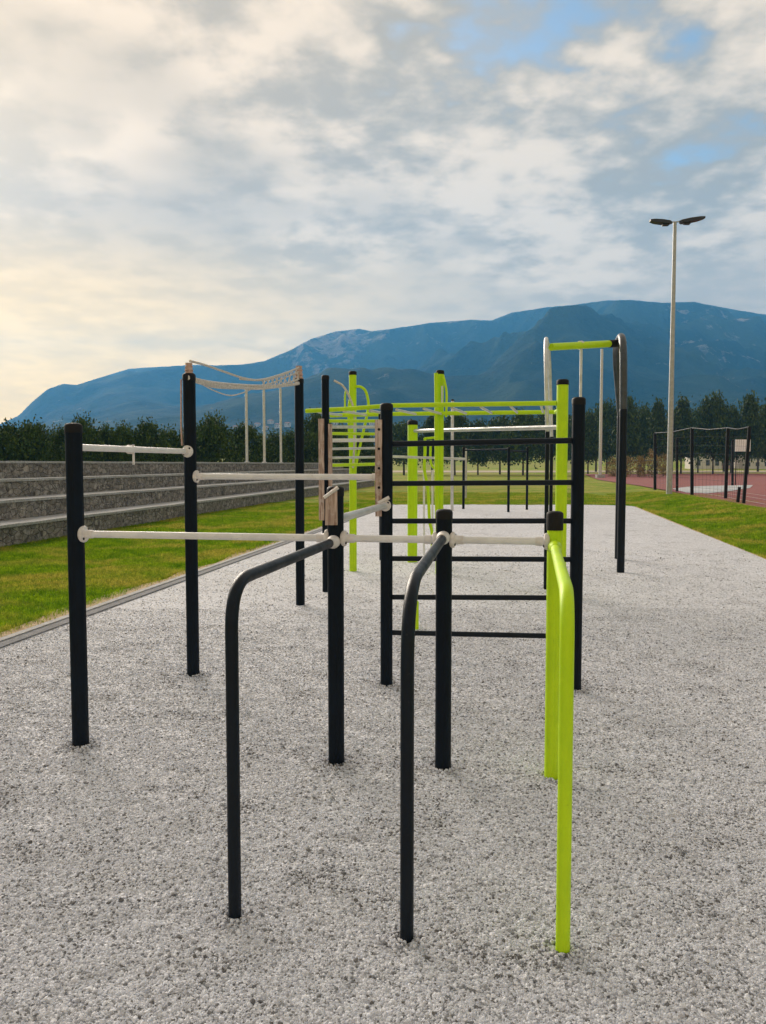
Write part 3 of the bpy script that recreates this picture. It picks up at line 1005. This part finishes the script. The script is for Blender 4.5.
for px, mm in ((424, 'white'), (432.5, 'white')):
    B.bar('thin_post', [G(px, 556), PD(px, 470, G(px, 556).y)], 0.018, mm)

# short lime peg behind the curved dip bar
bp = G(416.5, 631)
tp = PD(416.5, 601, bp.y).z
pr = empty('marker_peg', bp, 'short lime green peg standing in the gravel behind the middle curved dip bar', 'peg')
mk('stake', tube([bp - Vector((0, 0, .03)), (bp.x, bp.y, tp - .02)], 0.022, 12), M['lime'], pr)
mk('tip', lathe((bp.x, bp.y, tp - .02), [(.024, -.01), (.023, .012), (.012, .022)], 12), M['lime'], pr)

# ---- double hoop frame with climbing pole
Cc = Rig('climbing_frame', G(585, 578), 'tall twin hoop climbing frame with sky sheen painted as grey tops, dark legs and a lime crossbar', 'climbing frame')
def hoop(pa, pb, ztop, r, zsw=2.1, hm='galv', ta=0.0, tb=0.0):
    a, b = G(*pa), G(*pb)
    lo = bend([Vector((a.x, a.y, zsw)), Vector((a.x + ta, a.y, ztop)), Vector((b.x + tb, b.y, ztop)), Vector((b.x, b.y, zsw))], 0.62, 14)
    mk('hoop', tube(lo, r, 18), M[hm], Cc.root)  # paler than the legs: sky reflection on the bend put into the colour
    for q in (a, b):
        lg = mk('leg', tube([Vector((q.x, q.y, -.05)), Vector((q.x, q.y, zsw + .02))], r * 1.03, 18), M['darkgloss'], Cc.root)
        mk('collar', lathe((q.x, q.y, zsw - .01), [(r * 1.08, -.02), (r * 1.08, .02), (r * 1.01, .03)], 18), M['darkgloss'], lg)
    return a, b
la, lb = hoop((545.5, 590), (550, 570), 3.34, 0.026, 2.05, 'galv', -.045, -.05)  # galvanised tone here paints the sky highlight on the left hoop
ra, rb = hoop((620.5, 573), (618.0, 560), 3.62, 0.056, 2.45, 'sky_sheen', -.02, -.12)
zc = PD(603, 345, 12.6).z
lc = la.lerp(lb, .55)
rc_ = ra.lerp(rb, .35)
L0, L1 = Vector((lc.x, lc.y, PD(548, 347, lc.y).z)), Vector((rc_.x, rc_.y, PD(615, 343, rc_.y).z))
Cc.bar('crossbar', [L0, L0.lerp(L1, .79)], 0.052, 'lime', label='lime green crossbar')
Cc.bar('crossbar_sleeve', [L0.lerp(L1, .785), L1], 0.058, 'cap')
m0 = L0.lerp(L1, .395)
gp = Vector((m0.x, m0.y, -.03))
o = Cc.bar('climbing_pole', [gp, Vector((m0.x, m0.y, m0.z + .03))], 0.021, 'galv')
mk('ring', lathe((m0.x - .03, m0.y, m0.z), [(.062, 0), (.066, .01), (.066, .05), (.062, .06)], 16, (L1 - L0)), M['clamp'], o)
mk('top_wrap', lathe((p7['x'], p7['y'], p7['top'] - .03), [(p7['r'] * 1.12, 0), (p7['r'] * 1.2, .02), (p7['r'] * 1.05, .045), (p7['r'] * .5, .055)], 18), M['clamp'], p7['o']) if False else None

# ---- pull-up station at the far end of the gravel
D = Rig('pull_up_station', G(490, 510), 'low dark pull-up station at the far end of the gravel seen through the ladder rungs', 'pull-up station')
def dpost(px, pyb, pyt, w, m='dark'):
    return D.post(px, pyb, pyt, w, m, cap='cap')
d1 = dpost(463.5, 509, 447, 2.6)
d2 = dpost(508.5, 512, 447, 2.6)
d3 = dpost(527, 510, 447, 2.4)
D.bar('pull_up_bar', [on(d1, 2.15), on(d2, 2.15)], 0.03, 'dark')
D.bar('pull_up_bar', [on(d2, 2.10), on(d3, 2.10)], 0.03, 'dark')
for px, pyb, pyt, w, mm, lab in ((452, 511, 400, 3.0, 'galv', 'tall thin galvanised pole behind the second front post'),
                              (465.5, 498, 448, 2.6, 'galv', 'short pale pole standing in the grass behind the far pull-up station')):
    b0 = G(px, pyb); t = PD(px, pyt, b0.y).z; r = w * b0.y / F / 2
    root = empty('thin_pole', b0, lab, 'pole')
    mk('shaft', tube([b0 - Vector((0, 0, .05)), (b0.x, b0.y, t)], r, 10), M[mm], root)
    mk('cap', lathe((b0.x, b0.y, t), [(r * 1.1, -.03), (r * 1.1, .01), (r * .5, .03)], 10), M['cap'], root)

# ---- rope net slung between two posts
NT = empty('rope_net', (p2['x'], p2['y'], p2['top'] - .05), 'sagging pale rope net slung between the tops of the two left dark posts', 'rope net')
a0 = Vector((p2['x'], p2['y'], 0)); a1 = Vector((p3['x'], p3['y'], 0))
def rope_pt(px, py):
    k = (px - 383) / F
    # depth along the line between both posts
    dx, dy = a1.x - a0.x, a1.y - a0.y
    t = (k * a0.y - a0.x) / (dx - k * dy)
    return PD(px, py, a0.y + dy * t)
ROPES = [([(188, 377), (205, 381.5), (230, 384.5), (262, 386), (290, 385), (302, 381)], .017),
         ([(188, 378), (212, 384.5), (240, 387.5), (265, 388), (300, 383.5)], .019),
         ([(189, 379.5), (215, 387), (245, 388), (275, 386.5), (302, 378)], .013),
         ([(190, 361), (205, 365), (225, 372), (245, 378.5), (262, 379.5), (285, 373), (300, 367)], .012),
         ([(240, 379), (262, 380), (282, 375), (301, 366.5)], .012),
         ([(200, 383), (215, 391), (232, 395.5), (250, 390)], .007),
         ([(262, 386), (280, 380), (300, 371)], .009)]
for pts, r in ROPES:
    mk('rope', tube(spline([rope_pt(*q) for q in pts], 6), r * .78, 8), M['rope'], NT)
for i in range(9):
    px = 262 + i * 4.3
    a = rope_pt(px, 380.5 - (i * 1.35)); b = rope_pt(px + 3.5, 386 - i * .35)
    mk('mesh_cord', tube([a, b], .006, 6), M['rope'], NT)
    a2 = rope_pt(px + 3.5, 380.5 - (i * 1.35)); b2 = rope_pt(px, 386 - i * .35)
    mk('mesh_cord', tube([a2, b2], .006, 6), M['rope'], NT)
def wrap(p, pyt, pyb, px, rs=1.0, lift=0.0):
    zt_, zb_ = PD(px, pyt, p['y']).z, PD(px, pyb, p['y']).z
    hh = zt_ - zb_; prof = []
    n = 9
    for i in range(n + 1):
        r = p['r'] * rs * (0.72 + 0.12 * math.sin(i * 2.4)) * (1 - 0.25 * i / n)
        prof.append((r, hh * i / n))
    mk('rope_wrapping', lathe((p['x'], p['y'], zb_), prof, 14), M['ropewrap'], NT)
wrap(p2, 363, 374.5, 188, .95); wrap(p3, 366, 379, 298, 1.25)
wrapR = p2['r']
x_, y_ = p2['x'] - p2['r'] - .008, p2['y'] - .02
mk('hanging_cord', tube([(x_, y_, p2['top'] - .05), (x_ - .005, y_, 1.95), (x_, y_, 1.79)], .007, 8), M['ropewrap'], NT)

# ------------------------------------------------------------------ lamp mast, slim mast
lb_ = G(669, 500)
Y = lb_.y
top = PD(675, 222, Y).z
LM = empty('flood_light_mast', lb_, 'tall grey lamp mast with two black flat lamp heads standing in the right grass', 'lamp mast')
mk('mast', tube([lb_ - Vector((0, 0, .1)), (lb_.x, lb_.y, 1.2), (lb_.x, lb_.y, top)], 0, 20, rads=[.135, .13, .075]), M['pole'], LM)
mk('base_collar', lathe(lb_, [(.2, -.02), (.2, .05), (.15, .08), (.14, .3)], 20), M['pole'], LM)
for sgn, x0, x1, y0, y1 in ((-1, 650, 672, 220.5, 222.5), (1, 679, 704.5, 222, 217.5)):
    e0, e1 = PD(x0, y0, Y), PD(x1, y1, Y)
    inner, outer = (e1, e0) if sgn < 0 else (e0, e1)
    dv = (outer - inner)
    L = dv.length; dv.normalize()
    arm = mk('arm', tube([Vector((lb_.x, lb_.y, top)), inner + dv * .15], .03, 10), M['pole'], LM)
    upv = Vector((0, 0, 1)); sd_ = Vector((0, 1, 0))
    prof = [(0, .035, .05), (.12, .16, .085), (.45, .20, .10), (.8, .19, .085), (1.0, .12, .05)]
    V, Fc = [], []
    for t, hw, th_ in prof:
        c0 = inner + dv * (L * t)
        for a, b in ((-hw, -th_), (hw, -th_), (hw * .9, th_ * .6), (0, th_ * 1.1), (-hw * .9, th_ * .6)):
            V.append(tuple(c0 + sd_ * a + upv * b))
    for i in range(len(prof) - 1):
        for k in range(5):
            k2 = (k + 1) % 5
            Fc.append((i * 5 + k, i * 5 + k2, (i + 1) * 5 + k2, (i + 1) * 5 + k))
    Fc += [(4, 3, 2, 1, 0), tuple((len(prof) - 1) * 5 + k for k in range(5))]
    hd = mk('lamp_head', (V, Fc), M['lampblack'], LM)
    c0 = inner + dv * (L * .3)
    mk('ballast', box((c0.x, c0.y, c0.z - .12), (.28, .2, .1)), M['lampblack'], hd)
b0 = G(600, 478)
SM = empty('slim_mast', b0, 'thin grey mast rising from a pale base behind the hoop frame', 'mast')
mk('mast', tube([b0, (b0.x, b0.y, PD(600, 349, b0.y).z)], 0, 12, rads=[.20, .15]), M['galv'], SM)
mk('base_block', box((b0.x, b0.y, .2), (.9, .9, .4)), M['coping'], SM)

# ------------------------------------------------------------------ throwing cage and scoreboard by the track
CG = empty('throwing_cage', G(700, 496), 'dark throwing cage of slanting posts and netting beside the red track', 'cage')
CP = [(655, 489.5, 433, 3, 0), (677, 492, 438, 2.6, 0), (692, 495.5, 428, 3.4, 0), (725.5, 499, 428, 3.4, 2.5), (732.5, 486, 440, 2.4, 0), (743.5, 504, 427, 3.4, 6)]
tops = []
for px, pb, pt, w, lean in CP:
    a = G(px, pb); b = PD(px + lean, pt, a.y)
    mk('post', tube([a - Vector((0, 0, .05)), b], w * a.y / F / 2, 10), M['cap'], CG)
    tops.append((a, b))
a = G(737.5, 503); mk('post', tube([a - Vector((0, 0, .05)), PD(739.5, 487, a.y)], .07, 8), M['cap'], CG)
order = [0, 2, 3, 5]
for i, j in zip(order, order[1:]):
    mk('top_cable', tube([tops[i][1], tops[i][1].lerp(tops[j][1], .5) - Vector((0, 0, .08)), tops[j][1]], .035, 8), M['dark'], CG)
def netting(i, j):
    (a, b), (c, e) = tops[i], tops[j]
    gs = []
    nv = max(int((c - a).length / .45), 3)
    for k in range(1, nv):
        t = k / nv
        gs.append(tube([a.lerp(c, t) + Vector((0, 0, .05)), b.lerp(e, t)], .004, 4))
    for k in range(1, 8):
        t = k / 8
        gs.append(tube([a.lerp(b, t), c.lerp(e, t)], .004, 4))
    mk('netting', join(*gs), M['cap'], CG)
for i, j in zip(order, order[1:]): netting(i, j)

a, b = PD(735, 451.5, 62), PD(750.5, 439.5, 62)
SB = empty('scoreboard', ((a.x + b.x) / 2, 62, 0), 'small plain white board on two thin dark legs beyond the throwing cage', 'board')
mk('panel', box(((a.x + b.x) / 2, 62, (a.z + b.z) / 2), (b.x - a.x, .08, b.z - a.z)), M['whiteboard'], SB, smooth=False)
mk('frame', box(((a.x + b.x) / 2, 62.07, (a.z + b.z) / 2), (b.x - a.x + .08, .05, b.z - a.z + .08)), M['cap'], SB, smooth=False)
for x in (a.x + .15, b.x - .15):
    mk('leg', tube([(x, 62.12, 0), (x, 62.12, a.z + .1)], .04, 8), M['cap'], SB)

# low mesh fence on the far side of the track
FN = empty('mesh_fence', G(625, 478), 'low dark mesh fence along the red track left of the lamp mast', 'fence')
fp = [(606, 474.5), (622, 475.5), (638, 477), (654, 478.5)]
fpts = [G(a, b) for a, b in fp]
for q in fpts:
    mk('post', tube([q, q + Vector((0, 0, 2.2))], .07, 8), M['cap'], FN)
gs = []
for q, s in zip(fpts, fpts[1:]):
    for z in (.3, .9, 1.5, 2.1):
        gs.append(tube([q + Vector((0, 0, z)), s + Vector((0, 0, z))], .025, 4))
    for k in range(1, 12):
        c = q.lerp(s, k / 12)
        gs.append(tube([c, c + Vector((0, 0, 2.1))], .015, 4))
mk('mesh_panel', join(*gs), M['cap'], FN)

# ------------------------------------------------------------------ trees
def crown_geo(seed, w, h, z0, nclump, per, leaf, shape='round'):
    R = np.random.default_rng(seed)
    V, Fc = [], []
    cl = []
    for i in range(nclump):
        t = R.random()
        ang = R.random() * 2 * math.pi
        if shape == 'cone': prof = (1 - t) ** 0.65 * (0.75 + 0.25 * math.sin(t * 19 + seed)) * min(1, .45 + t * 4)
        else: prof = math.sqrt(max(1 - (2 * t - 0.9) ** 2 / 1.25, 0.02)) * (0.8 + .25 * math.sin(t * 9 + seed + ang * 2))
        rr = math.sqrt(R.random()) * prof * w / 2
        if R.random() < .7: rr = prof * w / 2 * (.72 + .33 * R.random())
        cl.append((rr * math.cos(ang), rr * math.sin(ang), z0 + t * h + R.normal() * .02 * h))
    Vs = []
    for c in cl:
        cs = w * (0.07 + 0.07 * R.random())
        n = per
        p = R.normal(size=(n, 3)) * cs * np.array([.75, .75, .6]) + np.array(c)
        nrm = R.normal(size=(n, 3)); nrm[:, 2] += .4
        nrm /= np.linalg.norm(nrm, axis=1)[:, None]
        tv = np.cross(nrm, R.normal(size=(n, 3))); tv /= np.linalg.norm(tv, axis=1)[:, None]
        bv = np.cross(nrm, tv)
        s = leaf * (.6 + .8 * R.random(n))[:, None]
        q = np.stack([p - tv * s, p - bv * s * .55, p + tv * s, p + bv * s * .55], 1)
        Vs.append(q.reshape(-1, 3))
    V = np.concatenate(Vs)
    n = len(V) // 4
    return V, np.arange(4 * n).reshape(-1, 4).tolist(), cl


def tree_proto(name, seed, w, h, trunk_h, tr, nclump, per, leaf, m, shape, loc, label, cat, group):
    root = empty(name, loc, label, cat, group)
    V, Fc, cl = crown_geo(seed, w, h - trunk_h * .75, trunk_h * .75, nclump, per, leaf, shape)
    L = Vector(loc)
    R = random.Random(seed)
    tp = [L + Vector((0, 0, -.2)), L + Vector((R.uniform(-.1, .1), 0, trunk_h * .6)), L + Vector((R.uniform(-.2, .2), R.uniform(-.2, .2), trunk_h * 1.2)), L + Vector((R.uniform(-.3, .3), 0, h * .82))]
    gs = [tube(spline(tp, 4), 0, 9, rads=[tr * (1.25 - 1.1 * i / 12) for i in range(13)])]
    for c in cl[:10]:
        z = min(max(c[2] * .62, trunk_h * .7), h * .7)
        s = L + Vector((0, 0, z)); e = L + Vector(c)
        gs.append(tube([s, s.lerp(e, .5) + Vector((0, 0, -.03 * h)), e], 0, 5, rads=[tr * .42, tr * .26, tr * .08]))
    mk('trunk', join(*gs), M['bark'], root)
    mk('crown', (V + np.array(L), Fc), M[m], root, smooth=False)
    return root


def copy_tree(root, loc, rz, sc, label):
    c = root.copy(); col.objects.link(c)
    c.location = loc; c.rotation_euler = (0, 0, rz); c.scale = sc
    c['label'] = label
    for ch in root.children:
        k = ch.copy(); col.objects.link(k); k.parent = c
    return c


protos = {}
def plant(kind, px, pybase_or_Y, pyt, wpx, label, useY=True):
    Y = pybase_or_Y
    x = (px - 383) / F * Y / (ray(px, 464).y)
    p = PD(px, 464, Y)
    loc = Vector((p.x, Y, h_ground(p.x, Y) - .02))
    h = PD(px, pyt, Y).z - loc.z
    w = wpx * Y / F
    K = dict(pine=('broad_tree', 9.0, 11.0, 4.2, .22, 150, 40, .30, 'leaf_dark', 'cone', 'tree', 'dark trees in a row beyond the track'),
             bushy=('leafy_tree', 4.5, 4.4, 0.25, .12, 150, 60, .12, 'leaf_mid', 'round', 'tree', 'bushy trees behind the stone terrace'),
             gold=('golden_shrub', 3.0, 2.6, .3, .06, 45, 24, .12, 'leaf_gold', 'round', 'shrub', 'golden shrubs beyond the track'))[kind]
    nv = protos.setdefault(kind, [])
    nvar = 5 if kind == 'pine' else 4
    if len(nv) < nvar:
        t = tree_proto(K[0], 31 + len(nv) * 7 + len(kind), K[1], K[2], K[3], K[4], K[5], K[6], K[7], K[8], ('round' if (kind == 'pine' and len(nv) % 2) else K[9]), (0, 0, 0), label, K[10], K[11])
        t.location = loc
        nv.append(t)
    else:
        t = copy_tree(nv[rnd.randrange(nvar)], loc, 0, (1, 1, 1), label)
    t.rotation_euler = (0, 0, rnd.random() * 6.28)
    t.scale = (w / K[1], w / K[1], h / K[2])
    return t

ORD = ['first', 'second', 'third', 'fourth', 'fifth', 'sixth', 'seventh', 'eighth', 'ninth', 'tenth', 'eleventh', 'twelfth', 'thirteenth', 'fourteenth', 'fifteenth', 'sixteenth']
# row beyond the track
row = [(588, 130, 416, 30), (607, 140, 406, 30), (627, 128, 402, 32), (644, 142, 412, 26), (657, 131, 406, 28), (681, 133, 404, 34), (698, 150, 413, 28), (713, 130, 399, 31), (731, 142, 411, 27), (748, 128, 400, 32), (768, 136, 407, 34), (792, 130, 400, 38)]
for i, (px, Y, pt, w) in enumerate(row):
    plant('pine', px, Y, pt, w, 'dark broad tree beyond the red track, %s from left in front row' % ORD[i])
back = [(572, 165, 419, 36), (596, 170, 416, 38), (640, 172, 415, 40), (672, 176, 417, 38), (724, 170, 416, 40), (758, 172, 414, 38)]
for i, (px, Y, pt, w) in enumerate(back):
    t = plant('pine', px, Y, pt, w, 'dark tree half hidden beyond the track, %s from left in rear row' % ORD[i])
    t['group'] = 'rear row of dark trees beyond the track'
midr = [(404, 120, 425, 40), (432, 125, 420, 34), (455, 118, 417, 34), (478, 122, 424, 30), (500, 128, 420, 36), (523, 118, 415, 38), (548, 124, 414, 38)]
for i, (px, Y, pt, w) in enumerate(midr):
    t = plant('pine', px, Y, pt, w, 'dark tree seen through the ladder rungs, %s of seven from left' % ORD[i])
    t['group'] = 'dark trees seen through the ladder'
# bushy trees behind the terrace
lft = [(-150, 43, 428, 60), (-88, 45, 426, 62), (-30, 44, 428, 60), (8, 46, 430, 50), (34, 47, 427, 46), (60, 50, 433, 40), (84, 48, 424, 44), (106, 50, 432, 36), (124, 49, 431, 38), (148, 50, 428, 46), (170, 52, 434, 40)]
for i, (px, Y, pt, w) in enumerate(lft):
    plant('bushy', px, Y, pt, w, 'bushy tree behind the terrace left of the net, %s from left' % ORD[i])
for px, Y, pt, w, lab in ((214, 54, 422, 48, 'biggest rounded bushy tree behind the terrace just right of the second dark post'),
                          (247, 57, 428, 38, 'rounded bushy tree behind the terrace directly left of the three thin poles'),
                          (273, 62, 437, 34, 'small bushy tree behind the terrace between the three thin poles'),
                          (292, 64, 436, 36, 'small bushy tree right behind the post under the right end of the net'),
                          (316, 66, 419, 38, 'taller bushy tree between the two dark posts under the left end of the lime rail'),
                          (338, 70, 430, 36, 'bushy tree behind the stacked wall bars, left of the bent lime tubes'),
                          (362, 72, 436, 36, 'bushy tree behind the stacked wall bars, right of the bent lime tubes'),
                          (192, 56, 432, 40, 'bushy tree directly behind the second dark post')):
    plant('bushy', px, Y, pt, w, lab)
for i, (px, Y, pt, w) in enumerate(((612, 104, 459, 13), (626, 100, 456, 15), (640, 98, 457, 13), (652, 100, 452, 15), (663, 102, 455, 12))):
    plant('gold', px, Y, pt, w, 'golden autumn shrub at the far track edge, %s of five from left' % ORD[i])

# ------------------------------------------------------------------ buildings
def house(name, c, w, dpt, hh, wall, roof, ang, label, cat, group, floors=2, nwin=3):
    root = empty(name, c, label, cat, group)
    z = c.z
    wl = mk('wall', box((c.x, c.y, z + hh / 2 - 1), (w, dpt, hh + 2), ang), M[wall], root, smooth=False)
    ca, sa = math.cos(ang), math.sin(ang)
    def loc(x, y, zz_): return (c.x + x * ca - y * sa, c.y + x * sa + y * ca, z + zz_)
    e = .5; rh = w * .16
    V = [loc(-w / 2 - e, -dpt / 2 - e, hh), loc(w / 2 + e, -dpt / 2 - e, hh), loc(w / 2 + e, dpt / 2 + e, hh), loc(-w / 2 - e, dpt / 2 + e, hh), loc(-w / 2 + w * .2, 0, hh + rh), loc(w / 2 - w * .2, 0, hh + rh)]
    mk('roof', (V, [(0, 1, 5, 4), (1, 2, 5), (2, 3, 4, 5), (3, 0, 4), (3, 2, 1, 0)]), M[roof], root, smooth=False)
    for f in range(floors):
        for k in range(nwin):
            x = -w / 2 + w * (k + .5) / nwin
            zc = hh * (f + .5) / floors
            q = loc(x, -dpt / 2 - .02, zc)
            mk('window', box(q, (w / nwin * .4, .12, hh / floors * .45), ang), M['glass'], wl, smooth=False)
    return root
VIL = [(236, 430, 'pale'), (244, 428, 'pale'), (251, 429.5, 'pale'), (258, 427, 'pale'), (266, 430, 'white'), (271, 424, 'white'), (278, 428, 'pale'), (288, 426, 'pale'), (336, 426, 'pale'), (372, 427, 'pale')]
for i, (px, py, tn) in enumerate(VIL):
    az = math.atan2(ray(px, 464).x, ray(px, 464).y)
    tgt = ray(px, py).z / math.hypot(ray(px, py).x, ray(px, py).y)
    rr_ = 1900.0
    for r in np.arange(700, 3400, 10):
        if (h_mtn(az, r) - EYE) / r >= tgt: rr_ = float(r); break
    c = Vector((rr_ * math.sin(az), rr_ * math.cos(az), h_mtn(az, rr_)))
    house('village_house', c, rr_ * .0068, rr_ * .005, rr_ * .0036, 'wall', 'roof', rnd.uniform(-.4, .4), 'tiny pale house at the mountain foot, %s from left in the village' % ORD[i], 'house', 'village houses at the mountain foot')
for px, Y, w, hh, wl, lab in ((703, 235, 8, 7, 'wall', 'cream building glimpsed between tree trunks left of the white board'), (716, 240, 7, 6, 'pinkwall', 'pinkish building glimpsed between tree trunks nearest the white board'),
                               (752, 238, 8, 5, 'wall', 'pale building glimpsed between trunks right behind the white board')):
    p = PD(px, 464, Y)
    house('small_building', Vector((p.x, Y, h_ground(p.x, Y))), w, 7, hh, wl, 'roof', 0, lab, 'building', 'buildings behind the tree row', 2, 3)

# ------------------------------------------------------------------ haze
hz, gg, b = mat('haze_air')
hz.node_tree.nodes.remove(b)
pv = gg.new('ShaderNodeVolumePrincipled')
pv.inputs['Color'].default_value = (.13, .49, 1.0, 1)
pv.inputs['Density'].default_value = 2.5e-4
pv.inputs['Anisotropy'].default_value = 0.15
gg.l.new(pv.outputs[0], hz.node_tree.nodes['Material Output'].inputs['Volume'])
o = mk('haze', box((0, 2300, 415), (12400, 6800, 880)), hz, smooth=False)
tag(o, kind='stuff')
